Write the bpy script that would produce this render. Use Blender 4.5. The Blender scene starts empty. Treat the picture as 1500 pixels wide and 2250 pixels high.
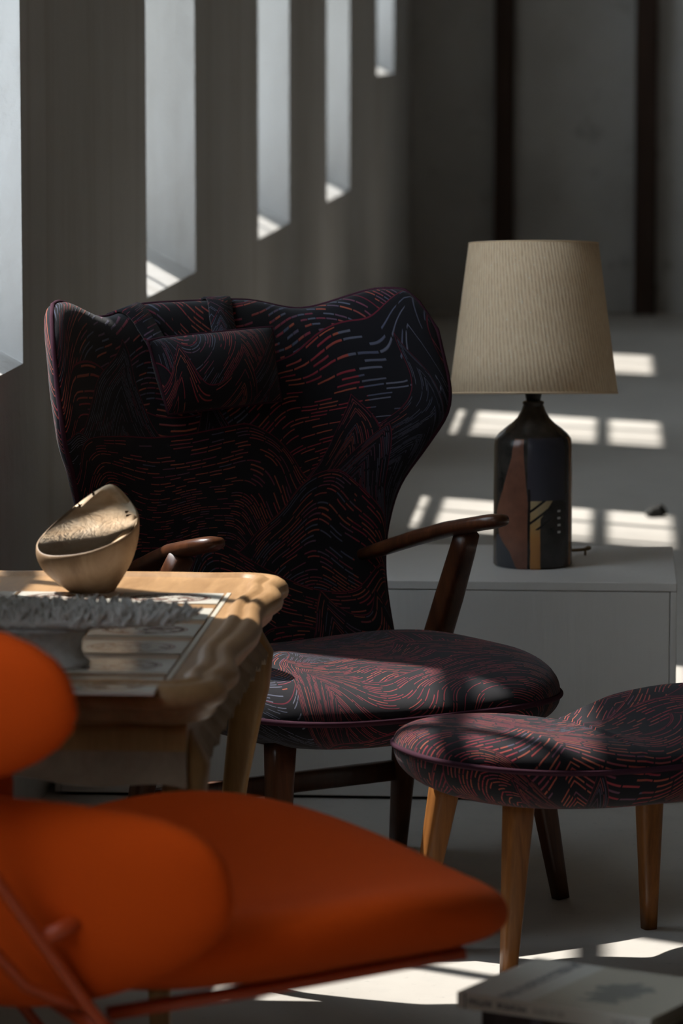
import bpy, bmesh, math, random
from math import sin, cos, pi, radians, atan2, sqrt
from mathutils import Vector, Matrix
random.seed(7)
SC = bpy.context.scene
COL = SC.collection

# ------------------------------------------------------------------ camera
cam_d = bpy.data.cameras.new('camera'); cam = bpy.data.objects.new('camera', cam_d); COL.objects.link(cam)
cam_d.sensor_fit = 'VERTICAL'; cam_d.sensor_height = 36.0; cam_d.lens = 135.0
cam.location = (0, 0, 1.36)
cam.rotation_euler = (radians(90 - 6.8733), 0, radians(4.0051))
cam_d.dof.use_dof = True; cam_d.dof.focus_distance = 6.1; cam_d.dof.aperture_fstop = 6.3
cam_d.clip_end = 200
SC.camera = cam

# ------------------------------------------------------------------ sky, sun, exposure
SKY = 5.2
SUN = 11.0
w = bpy.data.worlds.new('sky'); SC.world = w; w.use_nodes = True
bg = w.node_tree.nodes['Background']; bg.inputs[0].default_value = (0.74, 0.87, 1.0, 1); bg.inputs[1].default_value = SKY
sun_d = bpy.data.lights.new('sun', 'SUN'); sun_d.energy = SUN; sun_d.angle = radians(0.6); sun_d.color = (1.0, 0.955, 0.89)
sun = bpy.data.objects.new('sun', sun_d); COL.objects.link(sun)
SUN_DIR = Vector((1.0, -0.58, -1.77)).normalized()
sun.rotation_euler = SUN_DIR.to_track_quat('-Z', 'Y').to_euler()
sun.location = (-8, 12, 14)
vs = SC.view_settings
vs.view_transform = 'Standard'; vs.look = 'None'; vs.gamma = 1.0; vs.use_curve_mapping = False
vs.exposure = -0.35

# ------------------------------------------------------------------ helpers
def link(o): COL.objects.link(o); return o
def tag(o, label=None, cat=None, group=None, kind=None):
    if label: o['label'] = label
    if cat: o['category'] = cat
    if group: o['group'] = group
    if kind: o['kind'] = kind
    return o
def empty(name, loc, rz=0.0, label=None, cat=None, group=None):
    o = bpy.data.objects.new(name, None); o.location = loc; o.rotation_euler = (0, 0, rz); o.empty_display_size = .1
    link(o); return tag(o, label, cat, group)
def mesh(name, verts, faces, m, parent=None, smooth=True, uvs=None):
    me = bpy.data.meshes.new(name); me.from_pydata([tuple(v) for v in verts], [], faces)
    if uvs is not None:
        lay = me.uv_layers.new(name='UVMap')
        for lp in me.loops: lay.data[lp.index].uv = uvs[lp.vertex_index]
    me.update()
    b = bmesh.new(); b.from_mesh(me); bmesh.ops.recalc_face_normals(b, faces=b.faces); b.to_mesh(me); b.free()
    if smooth:
        for p in me.polygons: p.use_smooth = True
    if m: me.materials.append(m)
    o = bpy.data.objects.new(name, me); link(o)
    if parent: o.parent = parent
    return o
def sharp(o, ang=40):
    o.data.set_sharp_from_angle(angle=radians(ang)); return o
def bevel(o, width=.003, seg=2, ang=35):
    md = o.modifiers.new('bevel', 'BEVEL'); md.width = width; md.segments = seg; md.limit_method = 'ANGLE'; md.angle_limit = radians(ang)
    return o
def box_vf(x0, x1, y0, y1, z0, z1):
    v = [(x, y, z) for z in (z0, z1) for y in (y0, y1) for x in (x0, x1)]
    f = [(0, 2, 3, 1), (4, 5, 7, 6), (0, 1, 5, 4), (2, 6, 7, 3), (0, 4, 6, 2), (1, 3, 7, 5)]
    return v, f
def box(name, x0, x1, y0, y1, z0, z1, m, parent=None, bev=0.0):
    v, f = box_vf(x0, x1, y0, y1, z0, z1)
    o = mesh(name, v, f, m, parent, smooth=False)
    if bev: bevel(o, bev)
    return o
def boxes(name, lst, m, parent=None):
    V, Fc = [], []
    for b in lst:
        v, f = box_vf(*b); n = len(V); V += v; Fc += [tuple(i + n for i in q) for q in f]
    return mesh(name, V, Fc, m, parent, smooth=False)
def loft(name, rings, m, parent=None, smooth=True, caps=True, closed=False, uvs=None):
    n = len(rings[0]); V = [p for r in rings for p in r]; Fc = []
    R = len(rings)
    for i in range(R if closed else R - 1):
        a, b = i * n, ((i + 1) % R) * n
        for j in range(n):
            k = (j + 1) % n; Fc.append((a + j, a + k, b + k, b + j))
    if caps and not closed:
        Fc.append(tuple(range(n))[::-1]); Fc.append(tuple((R - 1) * n + j for j in range(n)))
    return mesh(name, V, Fc, m, parent, smooth, uvs)
def frames(pts, up=Vector((0, 0, 1))):
    out = []
    for i, p in enumerate(pts):
        a = pts[max(0, i - 1)]; b = pts[min(len(pts) - 1, i + 1)]
        t = (Vector(b) - Vector(a)).normalized()
        s = t.cross(up)
        if s.length < 1e-4: s = t.cross(Vector((1, 0, 0)))
        s.normalize(); u = s.cross(t).normalized(); out.append((Vector(p), s, u))
    return out
def sweep(name, pts, sizes, m, parent=None, n=16, p=2.0, up=Vector((0, 0, 1)), smooth=True, round_end=False):
    """superellipse section (half sizes a across, b along up) swept along pts"""
    fr = frames([Vector(q) for q in pts], up); rings = []
    for (c, s, u), sz in zip(fr, sizes):
        a, b = sz if isinstance(sz, tuple) else (sz, sz)
        ring = []
        for j in range(n):
            th = 2 * pi * (j + .5) / n; ct, st = cos(th), sin(th)
            ring.append(c + s * (a * math.copysign(abs(ct) ** (2 / p), ct)) + u * (b * math.copysign(abs(st) ** (2 / p), st)))
        rings.append(ring)
    return loft(name, rings, m, parent, smooth)
def tube(name, pts, r, m, parent=None, closed=False, n=8):
    pts = [Vector(p) for p in pts]; rings = []; N = len(pts)
    prev = None
    for i in range(N):
        a = pts[(i - 1) % N] if closed else pts[max(0, i - 1)]
        b = pts[(i + 1) % N] if closed else pts[min(N - 1, i + 1)]
        t = (b - a).normalized()
        if prev is None:
            s = t.orthogonal().normalized()
        else:
            s = (prev - t * prev.dot(t)).normalized()
        prev = s; u = t.cross(s)
        rings.append([pts[i] + s * (r * cos(2 * pi * j / n)) + u * (r * sin(2 * pi * j / n)) for j in range(n)])
    return loft(name, rings, m, parent, True, not closed, closed)
def lathe(name, prof, m, parent=None, n=48, tilt=None, uv=False, sx=1.0):
    """prof: list of (r, z); closed solid of revolution about local z"""
    V, Fc, U = [], [], []
    for r, z in prof:
        for j in range(n):
            a = 2 * pi * j / n
            V.append(Vector((r * cos(a) * sx, r * sin(a), z)))
    for i in range(len(prof) - 1):
        for j in range(n):
            k = (j + 1) % n; Fc.append((i * n + j, i * n + k, (i + 1) * n + k, (i + 1) * n + j))
    Fc.append(tuple(range(n))[::-1]); Fc.append(tuple((len(prof) - 1) * n + j for j in range(n)))
    if tilt is not None: V = [tilt @ v for v in V]
    return mesh(name, V, Fc, m, parent)
def interp(tab, x):
    if x <= tab[0][0]: return tab[0][1]
    for (a, va), (b, vb) in zip(tab, tab[1:]):
        if x <= b:
            t = (x - a) / (b - a); t = t * t * (3 - 2 * t) if False else t
            return va + (vb - va) * t
    return tab[-1][1]
def smooth_tab(tab):
    xs = [a for a, _ in tab]; ys = [b for _, b in tab]; n = len(xs)
    d = [(ys[i + 1] - ys[i]) / (xs[i + 1] - xs[i]) for i in range(n - 1)]
    mm = [d[0]] + [(d[i - 1] + d[i]) / 2 if d[i - 1] * d[i] > 0 else 0 for i in range(1, n - 1)] + [d[-1]]
    def f(x):
        if x <= xs[0]: return ys[0]
        if x >= xs[-1]: return ys[-1]
        i = 0
        while x > xs[i + 1]: i += 1
        h = xs[i + 1] - xs[i]; t = (x - xs[i]) / h
        return (2*t**3-3*t*t+1)*ys[i] + (t**3-2*t*t+t)*h*mm[i] + (-2*t**3+3*t*t)*ys[i+1] + (t**3-t*t)*h*mm[i+1]
    return f
def clus(k, n, e=1.8):
    x = -1 + 2 * k / n
    return math.copysign(1 - (1 - abs(x)) ** e, x)
def slab(name, M, thick, m, parent, nu=40, nv=48, eu=10, ev=10, pw=.45, uvf=None, front=True):
    """closed upholstered slab about the mid surface M(u,v), u,v in [-1,1]; thick(u,v) full thickness"""
    us = [clus(i, nu) for i in range(nu + 1)]; vsn = [clus(j, nv) for j in range(nv + 1)]
    A, B, U = [], [], []
    e = 1e-3
    for v in vsn:
        for u in us:
            p = M(u, v)
            du = M(min(u + e, 1), v) - M(max(u - e, -1), v); dv = M(u, min(v + e, 1)) - M(u, max(v - e, -1))
            nn = du.cross(dv).normalized()
            pr = (max(0, 1 - abs(u) ** eu) * max(0, 1 - abs(v) ** ev)) ** pw
            h = .5 * thick(u, v) * pr
            A.append(p + nn * h); B.append(p - nn * h); U.append(uvf(u, v) if uvf else (p.x, p.z))
    W = nu + 1; n = len(A); Fc = []
    for j in range(nv):
        for i in range(nu):
            a = j * W + i; q = (a, a + 1, a + W + 1, a + W); Fc.append(q); Fc.append(tuple(n + k for k in q[::-1]))
    o = mesh(name, A + B, Fc, m, parent, True, U + [(a + 3.1, b + 1.7) for a, b in U])
    b = bmesh.new(); b.from_mesh(o.data); bmesh.ops.remove_doubles(b, verts=b.verts, dist=1e-5)
    bmesh.ops.recalc_face_normals(b, faces=b.faces); b.to_mesh(o.data); b.free()
    for p in o.data.polygons: p.use_smooth = True
    return o
def disc(name, R, ztop, zbot, zmid, m, parent, xf=lambda p: Vector(p), n=72, rings=16, et=3.0, eb=3.0, uv0=(0, 0)):
    """polar cushion: outline radius R(theta), top/bottom heights; returns object and its equator"""
    rho = [1 - (1 - i / rings) ** 1.9 for i in range(rings + 1)]
    V, U = [], []
    def ring(r, zf, ex):
        row = []
        for j in range(n):
            t = 2 * pi * j / n; rr = R(t) * r; x, y = rr * cos(t), rr * sin(t)
            k = max(0.0, 1 - r ** ex) ** (1 / 2.2)
            row.append(Vector((x, y, zmid(x, y) + (zf(x, y) - zmid(x, y)) * k)))
        return row
    rows = [ring(max(r, .004), ztop, et) for r in rho] + [ring(max(r, .004), zbot, eb) for r in rho[-2::-1]]
    arc = [0.0] * n; prev = None; UV = []
    for row in rows:
        if prev is not None:
            for j in range(n): arc[j] += (row[j] - prev[j]).length
        prev = row
        UV += [(uv0[0] + arc[j] * cos(2 * pi * j / n), uv0[1] + arc[j] * sin(2 * pi * j / n)) for j in range(n)]
    eq = [xf(p) for p in rows[rings]]
    rows = [[xf(p) for p in row] for row in rows]
    o = loft(name, rows, m, parent, True, True, False, UV)
    return o, eq
def obj_copy(src, parent=None):
    c = src.copy(); link(c)
    if parent: c.parent = parent
    return c

# ------------------------------------------------------------------ materials
class NT:
    def __init__(s, name, rough=.6, spec=.5):
        s.m = bpy.data.materials.new(name); s.m.use_nodes = True; s.t = s.m.node_tree
        s.b = s.t.nodes['Principled BSDF']; s.b.inputs['Roughness'].default_value = rough; s.b.inputs['Specular IOR Level'].default_value = spec
        s.out = s.t.nodes['Material Output']
    def n(s, ty, **kw):
        nd = s.t.nodes.new('ShaderNode' + ty)
        for k, v in kw.items():
            if hasattr(nd, k): setattr(nd, k, v)
        return nd
    def set(s, inp, val):
        if isinstance(val, bpy.types.NodeSocket): s.t.links.new(val, inp)
        elif val is not None: inp.default_value = val
    def math(s, op, a, b=None, c=None, clamp=False):
        nd = s.n('Math', operation=op); nd.use_clamp = clamp
        for i, v in enumerate((a, b, c)):
            if v is not None: s.set(nd.inputs[i], v)
        return nd.outputs[0]
    def vmath(s, op, a, b=None, scale=None):
        nd = s.n('VectorMath', operation=op); s.set(nd.inputs[0], a)
        if b is not None: s.set(nd.inputs[1], b)
        if scale is not None: s.set(nd.inputs['Scale'], scale)
        return nd.outputs['Value'] if op in ('LENGTH', 'DISTANCE', 'DOT_PRODUCT') else nd.outputs[0]
    def coord(s, which='Object'):
        return s.n('TexCoord').outputs[which]
    def mapping(s, vec, scale=(1, 1, 1), rot=(0, 0, 0), loc=(0, 0, 0)):
        nd = s.n('Mapping'); s.set(nd.inputs[0], vec); nd.inputs['Scale'].default_value = scale
        nd.inputs['Rotation'].default_value = rot; nd.inputs['Location'].default_value = loc
        return nd.outputs[0]
    def noise(s, vec, scale=5, detail=4, rough=.55, dist=0.0, out='Fac'):
        nd = s.n('TexNoise'); s.set(nd.inputs['Vector'], vec); nd.inputs['Scale'].default_value = scale
        nd.inputs['Detail'].default_value = detail; nd.inputs['Roughness'].default_value = rough; nd.inputs['Distortion'].default_value = dist
        return nd.outputs[out]
    def ramp(s, fac, stops):
        nd = s.n('ValToRGB'); s.set(nd.inputs[0], fac); cr = nd.color_ramp
        while len(cr.elements) < len(stops): cr.elements.new(.5)
        for el, (p, c) in zip(cr.elements, stops): el.position = p; el.color = (*c, 1) if len(c) == 3 else c
        return nd.outputs[0]
    def mix(s, fac, a, b, blend='MIX'):
        nd = s.n('Mix', data_type='RGBA', blend_type=blend)
        s.set(nd.inputs[0], fac); s.set(nd.inputs[6], (*a, 1) if isinstance(a, tuple) and len(a) == 3 else a); s.set(nd.inputs[7], (*b, 1) if isinstance(b, tuple) and len(b) == 3 else b)
        return nd.outputs[2]
    def bump(s, h, strength=.3, dist=.01):
        nd = s.n('Bump'); s.set(nd.inputs['Height'], h); nd.inputs['Strength'].default_value = strength; nd.inputs['Distance'].default_value = dist
        s.t.links.new(nd.outputs[0], s.b.inputs['Normal'])
    def base(s, c): s.set(s.b.inputs['Base Color'], (*c, 1) if isinstance(c, tuple) else c); return s
    def rough(s, v): s.set(s.b.inputs['Roughness'], v); return s
    def sep(s, v):
        nd = s.n('SeparateXYZ'); s.set(nd.inputs[0], v); return nd.outputs
    def comb(s, x=0.0, y=0.0, z=0.0):
        nd = s.n('CombineXYZ'); s.set(nd.inputs[0], x); s.set(nd.inputs[1], y); s.set(nd.inputs[2], z); return nd.outputs[0]

def flat(name, c, rough=.6, spec=.4, metal=0.0):
    k = NT(name, rough, spec); k.base(c); k.b.inputs['Metallic'].default_value = metal; return k.m
def wood(name, dark, light, scale=(30, 30, 2.2), rough=.38, bump=.06, axis=(0, 0, 0), spec=.4):
    k = NT(name, rough, spec); c = k.coord('Object'); v = k.mapping(c, scale, axis)
    a = k.noise(v, 1.0, 6, .6, 1.2); b = k.noise(k.mapping(c, tuple(6 * q for q in scale), axis), 1.0, 3, .6)
    f = k.math('ADD', k.math('MULTIPLY', a, .75), k.math('MULTIPLY', b, .25))
    k.base(k.ramp(f, [(.3, dark), (.5, tuple((x + y) / 2 for x, y in zip(dark, light))), (.68, light)])); k.bump(f, bump, .004)
    return k.m

# plaster
k = NT('white_limewashed_plaster', .9, .2); c = k.coord('Object')
a = k.noise(k.mapping(c, (1, 1, .35)), 2.2, 5, .6); b = k.noise(c, 26, 4, .6); st = k.noise(k.mapping(c, (9, 9, .35)), 1.0, 3, .6)
col = k.ramp(a, [(.25, (.54, .525, .50)), (.5, (.63, .62, .60)), (.75, (.69, .685, .675))])
col = k.mix(k.math('MULTIPLY', k.math('GREATER_THAN', st, .62), .0), col, (.4, .38, .34))
col = k.mix(k.ramp(st, [(.52, (0, 0, 0)), (.74, (.45, .45, .45))]), col, (.47, .44, .40))
k.base(col); k.bump(k.math('ADD', k.math('MULTIPLY', a, 1.2), k.math('MULTIPLY', b, .35)), .35, .02); PLASTER = k.m
# back wall plaster, greyer and stained
k = NT('grey_stained_plaster', .9, .2); c = k.coord('Object')
a = k.noise(c, 1.3, 6, .62); b = k.noise(c, 7, 5, .6)
col = k.ramp(a, [(.28, (.44, .435, .42)), (.5, (.55, .548, .535)), (.72, (.62, .62, .61))])
col = k.mix(k.ramp(b, [(.60, (0, 0, 0)), (.74, (.55, .55, .55))]), col, (.25, .25, .24))
k.base(col); k.bump(b, .3, .02); PLASTER_BACK = k.m
# concrete floor
k = NT('pale_worn_concrete', .62, .35); c = k.coord('Object')
a = k.noise(c, 1.1, 6, .6); b = k.noise(c, 9, 6, .65); d = k.noise(c, 70, 2, .5)
col = k.ramp(a, [(.3, (.41, .385, .35)), (.55, (.48, .455, .415)), (.75, (.53, .505, .465))])
col = k.mix(k.ramp(b, [(.5, (0, 0, 0)), (.75, (.5, .5, .5))]), col, (.36, .35, .33))
col = k.mix(k.ramp(d, [(.66, (0, 0, 0)), (.74, (.4, .4, .4))]), col, (.25, .24, .22))
k.base(col); k.rough(k.ramp(a, [(.3, (.5, .5, .5)), (.7, (.75, .75, .75))])); k.bump(b, .08, .01); CONCRETE = k.m
# painted plinth board with vertical brush marks
k = NT('grey_white_painted_board', .55, .35); c = k.coord('Object')
a = k.noise(k.mapping(c, (60, 60, 5)), 1.0, 4, .6); b = k.noise(c, 2.5, 3, .5)
k.base(k.ramp(b, [(.3, (.67, .645, .61)), (.7, (.75, .725, .69))])); k.bump(a, .35, .004); BOARD = k.m
ROOF = wood('dark_roof_boards', (.15, .115, .085), (.26, .21, .16), (3, .5, 3), .8, .2)  # unseen ceiling, given dark boards to hold down bounced light
BRICKY = flat('brown_render', (.12, .092, .068), .9, .1)  # dark tone put on unseen walls to cut the bounce
TRIM_WHITE = flat('white_window_paint', (.7, .7, .68), .5)
GAP_SHADE = flat('painted_gap_shade', (.015, .014, .013), .9, .1)
POST = wood('dark_stained_timber', (.022, .010, .006), (.055, .026, .014), (9, 9, .7), .7, .2)
WALNUT = wood('dark_walnut', (.030, .010, .005), (.115, .040, .016), (34, 34, 3), .32, .04, (0, 0, 0), .45)
TEAK = wood('warm_teak', (.135, .048, .012), (.34, .135, .034), (46, 46, 3), .36, .04, (0, 0, 0), .45)
OAK = wood('pale_oak', (.30, .165, .075), (.50, .30, .145), (22, 3, 22), .36, .05)
OAK_LEG = wood('golden_oak_leg', (.21, .108, .036), (.40, .225, .085), (24, 24, 3), .42, .05)
APRON = wood('pale_limed_oak', (.22, .155, .10), (.34, .25, .17), (18, 4, 18), .55, .08)
# glass
k = NT('window_glass', .05); nt = k.t
tr = k.n('BsdfTransparent'); gl = k.n('BsdfGlossy'); gl.inputs['Roughness'].default_value = .02; mx = k.n('MixShader'); mx.inputs[0].default_value = .05
nt.links.new(tr.outputs[0], mx.inputs[1]); nt.links.new(gl.outputs[0], mx.inputs[2]); nt.links.new(mx.outputs[0], k.out.inputs['Surface']); GLASS = k.m
# orange wool
k = NT('orange_wool', .95, .1); c = k.coord('Object'); a = k.noise(c, 420, 2, .6); b = k.noise(c, 6, 3, .5)
k.base(k.mix(b, (.50, .054, .0032), (.57, .067, .004))); k.bump(a, .25, .003)
k.b.inputs['Sheen Weight'].default_value = .10; k.b.inputs['Sheen Roughness'].default_value = .5; k.b.inputs['Sheen Tint'].default_value = (1, .35, .12, 1); WOOL = k.m
ORANGE_METAL = flat('orange_lacquered_steel', (.40, .050, .006), .45, .4)
# lampshade cloth: slubby vertical weave
k = NT('cream_slub_shade_cloth', .9, .15); uv = k.coord('UV'); s = k.sep(uv)
rib = k.math('SINE', k.math('MULTIPLY', k.math('ADD', s[0], k.math('MULTIPLY', k.noise(uv, 9, 2, .5), .008)), 2 * pi * 142))
slub = k.noise(k.mapping(uv, (260, 46, 1)), 1.0, 3, .6); knot = k.noise(k.mapping(uv, (300, 160, 1)), 1.0, 2, .5)
h = k.math('ADD', k.math('MULTIPLY', rib, .17), k.math('MULTIPLY', slub, .9))
col = k.ramp(h, [(.1, (.66, .47, .29)), (.5, (.90, .69, .46)), (.85, (.95, .80, .59))])
col = k.mix(k.ramp(knot, [(.66, (0, 0, 0)), (.72, (.8, .8, .8))]), col, (.93, .88, .78))
k.base(col); k.bump(h, .4, .0025); SHADE = k.m
# patterned chair fabric
def fabric(name, gain=1.0):
    """rows of overlapping stitched hills: each row's contour lines run parallel to its skyline"""
    k = NT(name, .93, .12); uv = k.coord('UV')
    wob = k.vmath('SUBTRACT', k.noise(uv, 2.6, 1, .5, 0, 'Color'), (.5, .5, .5))
    p = k.vmath('ADD', uv, k.vmath('SCALE', wob, scale=.24)); ps = k.sep(p); X, Y = ps[0], ps[1]
    DY, A = .085, .21
    row0 = k.math('FLOOR', k.math('DIVIDE', Y, DY))
    h_sel = i_sel = None
    for jj in (4, 3, 2, 1, 0, -1, -2):
        i_ = k.math('ADD', row0, float(jj))
        wn0 = k.n('TexWhiteNoise', noise_dimensions='1D'); k.set(wn0.inputs['W'], k.math('MULTIPLY', i_, 1.37))
        nz_ = k.noise(k.comb(k.math('MULTIPLY', X, 3.6), k.math('MULTIPLY', i_, 7.77), 0.0), 1.0, 0, .5)
        pk = k.math('SUBTRACT', .78, k.math('MULTIPLY', k.math('ABSOLUTE', k.math('SUBTRACT', nz_, .5)), 2.6))
        m_ = k.math('GREATER_THAN', wn0.outputs[0], .55)
        f_ = k.math('ADD', k.math('MULTIPLY', pk, m_), k.math('MULTIPLY', nz_, k.math('SUBTRACT', 1.0, m_)))
        h_ = k.math('ADD', k.math('MULTIPLY', i_, DY), k.math('MULTIPLY', k.math('SUBTRACT', f_, .5), 2 * A))
        if h_sel is None: h_sel, i_sel = h_, i_
        else:
            c_ = k.math('GREATER_THAN', h_, Y)
            h_sel = k.math('ADD', h_sel, k.math('MULTIPLY', c_, k.math('SUBTRACT', h_, h_sel)))
            i_sel = k.math('ADD', i_sel, k.math('MULTIPLY', c_, k.math('SUBTRACT', i_, i_sel)))
    d = k.math('SUBTRACT', h_sel, Y)
    rw = k.n('TexWhiteNoise', noise_dimensions='1D'); k.set(rw.inputs['W'], k.math('MULTIPLY', i_sel, 3.71))
    seg = k.math('FLOOR', k.math('ADD', k.math('DIVIDE', X, .21), k.math('MULTIPLY', rw.outputs[0], 5.0)))
    rg = k.n('TexWhiteNoise', noise_dimensions='2D'); k.set(rg.inputs[0], k.comb(i_sel, seg, 0.0)); cr, cg, cb = k.sep(rg.outputs['Color'])
    dens = rw.outputs[0]; hs_ = k.sep(rw.outputs['Color'])
    sp = k.math('ADD', .0052, k.math('MULTIPLY', hs_[1], .0052))
    dd = k.math('ADD', d, k.math('MULTIPLY', k.math('SUBTRACT', k.noise(uv, 24, 2, .5), .5), .003))
    t = k.math('DIVIDE', dd, sp); li = k.math('FLOOR', t); fr = k.math('FRACT', t)
    wn = k.n('TexWhiteNoise', noise_dimensions='2D'); k.set(wn.inputs[0], k.comb(li, k.math('MULTIPLY', i_sel, 1.9), 0.0))
    DL = k.math('ADD', .014, k.math('MULTIPLY', hs_[2], .027))
    u = k.math('ADD', k.math('DIVIDE', k.math('ADD', X, k.math('MULTIPLY', d, .25)), DL), k.math('MULTIPLY', wn.outputs[0], 9.0)); di = k.math('FLOOR', u); df = k.math('FRACT', u)
    w2 = k.n('TexWhiteNoise', noise_dimensions='3D'); k.set(w2.inputs[0], k.comb(li, di, k.math('MULTIPLY', i_sel, 4.3)))
    hue = k.sep(w2.outputs['Color'])
    th = k.math('ADD', .22, k.math('MULTIPLY', cb, .40))
    on = k.math('GREATER_THAN', w2.outputs[0], th)
    gap = k.math('LESS_THAN', k.math('ABSOLUTE', k.math('SUBTRACT', df, .5)), .455)
    mr = k.n('MapRange'); mr.interpolation_type = 'SMOOTHSTEP'
    k.set(mr.inputs[0], k.math('SUBTRACT', .155, k.math('ABSOLUTE', k.math('SUBTRACT', fr, .5)))); mr.inputs[1].default_value = -.06; mr.inputs[2].default_value = .07
    mask = k.math('MULTIPLY', k.math('MULTIPLY', on, gap), mr.outputs[0])
    mask = k.math('MULTIPLY', mask, k.math('GREATER_THAN', d, .004))
    hx = k.math('ADD', k.math('MULTIPLY', hue[0], .50), k.math('MULTIPLY', cr, .50)); g = gain
    pal = k.ramp(hx, [(0, (.075*g, .008*g, .020*g)), (.24, (.18*g, .016*g, .036*g)), (.44, (.28*g, .032*g, .045*g)), (.57, (.32*g, .080*g, .045*g)),
                      (.67, (.18*g, .030*g, .055*g)), (.78, (.075*g, .085*g, .135*g)), (1, (.13*g, .135*g, .18*g))])
    edge = k.math('LESS_THAN', k.math('ABSOLUTE', k.math('SUBTRACT', d, .0012)), .0011)
    col = k.mix(mask, (.0075, .007, .0105), pal)
    col = k.mix(k.math('MULTIPLY', edge, .75), col, (.17*g, .014*g, .032*g))
    k.base(col)
    k.b.inputs['Sheen Weight'].default_value = .10; k.b.inputs['Sheen Roughness'].default_value = .6
    k.bump(k.math('ADD', mask, k.math('MULTIPLY', k.noise(uv, 900, 1, .5), .25)), .3, .0015)
    return k.m
FABRIC = fabric('black_fabric_with_red_stitched_hills')
PIPING = flat('dark_wine_piping', (.05, .018, .03), .85, .1)

# ------------------------------------------------------------------ setting
WX, TW = -1.026, .55            # inner face of the window wall, its thickness
YB, YF, XR, HC = 19.95, -3.0, 5.2, 5.2
def struct(o): o['kind'] = 'structure'; return o
struct(box('floor', WX - TW, XR, YF, YB + .3, -.2, 0, CONCRETE))
struct(box('ceiling', WX - TW, XR, YF, YB + .3, HC, HC + .2, ROOF))
struct(box('wall_back', WX - TW, XR, YB, YB + .3, 0, HC, PLASTER_BACK))
struct(box('wall_right', XR, XR + .3, YF, YB + .3, -.2, HC + .2, BRICKY))
struct(box('wall_front', WX - TW, XR, YF - .3, YF, -.2, HC + .2, BRICKY))
struct(box('ground', -60, WX - TW - .001, -40, 70, -.6, -.3, flat('outdoor_gravel', (.34, .33, .30), .95)))  # unseen ground, added to bounce sun onto the window jambs
# (near Y, far Y inner, far Y outer, inner sill z)
WINS = [(5.42, 6.665, 6.80, .812), (8.474, 9.481, 9.50, .811), (11.189, 12.275, 12.30, .808), (13.90, 15.115, 15.13, .811), (16.877, 18.185, 18.2, 1.247),
        (2.0, 4.0, 4.0, .81), (-.2, .98, 1.02, .81)]  # last two are unseen, added near the camera for extra daylight
HTOP = 3.12
v, f = box_vf(WX - TW, WX, YF, YB + .3, 0, HC)
wall = mesh('wall_left', v, f, PLASTER, None, False)
cut_v, cut_f = [], []
for (a, b, b2, s) in WINS:
    n = len(cut_v); ex = .02
    sl = .5
    xo, xi = WX - TW - ex, WX + ex
    so, si = s + sl * (TW + ex), s - sl * ex
    tb = (b2 - b) / TW
    cut_v += [(xi, a, si), (xi, b - tb * ex, si), (xi, b - tb * ex, HTOP - .45), (xi, a, HTOP - .45),
              (xo, a, so), (xo, b2 + tb * ex, so), (xo, b2 + tb * ex, HTOP), (xo, a, HTOP)]
    cut_f += [tuple(n + i for i in q) for q in [(0, 1, 2, 3), (7, 6, 5, 4), (0, 4, 5, 1), (1, 5, 6, 2), (2, 6, 7, 3), (3, 7, 4, 0)]]
ADDED_WINS = [(y, y + 2.05, 3.6, 4.95) for y in (-1.9, .9, 3.7, 6.5, 9.3, 12.1, 14.9, 17.5)]   # unseen upper windows, added to brighten floor and plinth
for (a, b, z0, z1) in ADDED_WINS:
    n = len(cut_v); v, f = box_vf(WX - TW - .02, WX + .02, a, b, z0, z1); cut_v += v; cut_f += [tuple(n + i for i in q) for q in f]
cut = mesh('cutter', cut_v, cut_f, None, None, False)
md = wall.modifiers.new('cut', 'BOOLEAN'); md.object = cut; md.operation = 'DIFFERENCE'; md.solver = 'EXACT'
bv = wall.modifiers.new('soft', 'BEVEL'); bv.width = .022; bv.segments = 4; bv.limit_method = 'ANGLE'; bv.angle_limit = radians(25)
dg = bpy.context.evaluated_depsgraph_get(); me2 = bpy.data.meshes.new_from_object(wall.evaluated_get(dg))
wall.modifiers.clear(); wall.data = me2; bpy.data.objects.remove(cut)
for p in me2.polygons: p.use_smooth = True
me2.set_sharp_from_angle(angle=radians(20))
struct(wall)
for i, (a, b, b2, s) in enumerate(WINS):
    so = s + .5 * TW
    x0, x1 = WX - TW + .01, WX - TW + .06
    y0, y1 = a, b2
    fr = struct(boxes('window_%d' % (i + 1), [(x0, x1, y0, y0 + .05, so, HTOP), (x0, x1, y1 - .05, y1, so, HTOP), (x0, x1, y0, y1, HTOP - .03, HTOP), (x0, x1, y0, y1, so - .04, so + .03)], TRIM_WHITE))
    zz = so + .72
    while zz < HTOP - .2:
        box('glazing_bar', x0 + .005, x1 - .005, y0, y1, zz - .012, zz + .012, TRIM_WHITE, fr); zz += .88
    for t in (1 / 3, 2 / 3):
        yy = y0 + (y1 - y0) * t
        box('glazing_bar', x0 + .008, x1 - .008, yy - .011, yy + .011, so, HTOP, TRIM_WHITE, fr)
    box('pane', x0 + .018, x0 + .024, y0, y1, so, HTOP, GLASS, fr)
    if i < 5:   # nothing drawn: lines on the sill are glazing bar shadows
        pass
for i, (a, b, z0, z1) in enumerate(ADDED_WINS):
    x0, x1 = WX - TW + .01, WX - TW + .06
    fr = struct(boxes('window_%d' % (i + 8), [(x0, x1, a, a + .05, z0, z1), (x0, x1, b - .05, b, z0, z1), (x0, x1, a, b, z1 - .05, z1), (x0, x1, a, b, z0, z0 + .05)], TRIM_WHITE))  # frames of the added upper openings that let in more daylight
    for t in (1 / 3, 2 / 3):
        yy = a + (b - a) * t; box('glazing_bar', x0 + .008, x1 - .008, yy - .011, yy + .011, z0, z1, TRIM_WHITE, fr)
    box('pane', x0 + .018, x0 + .024, a, b, z0, z1, GLASS, fr)
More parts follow.
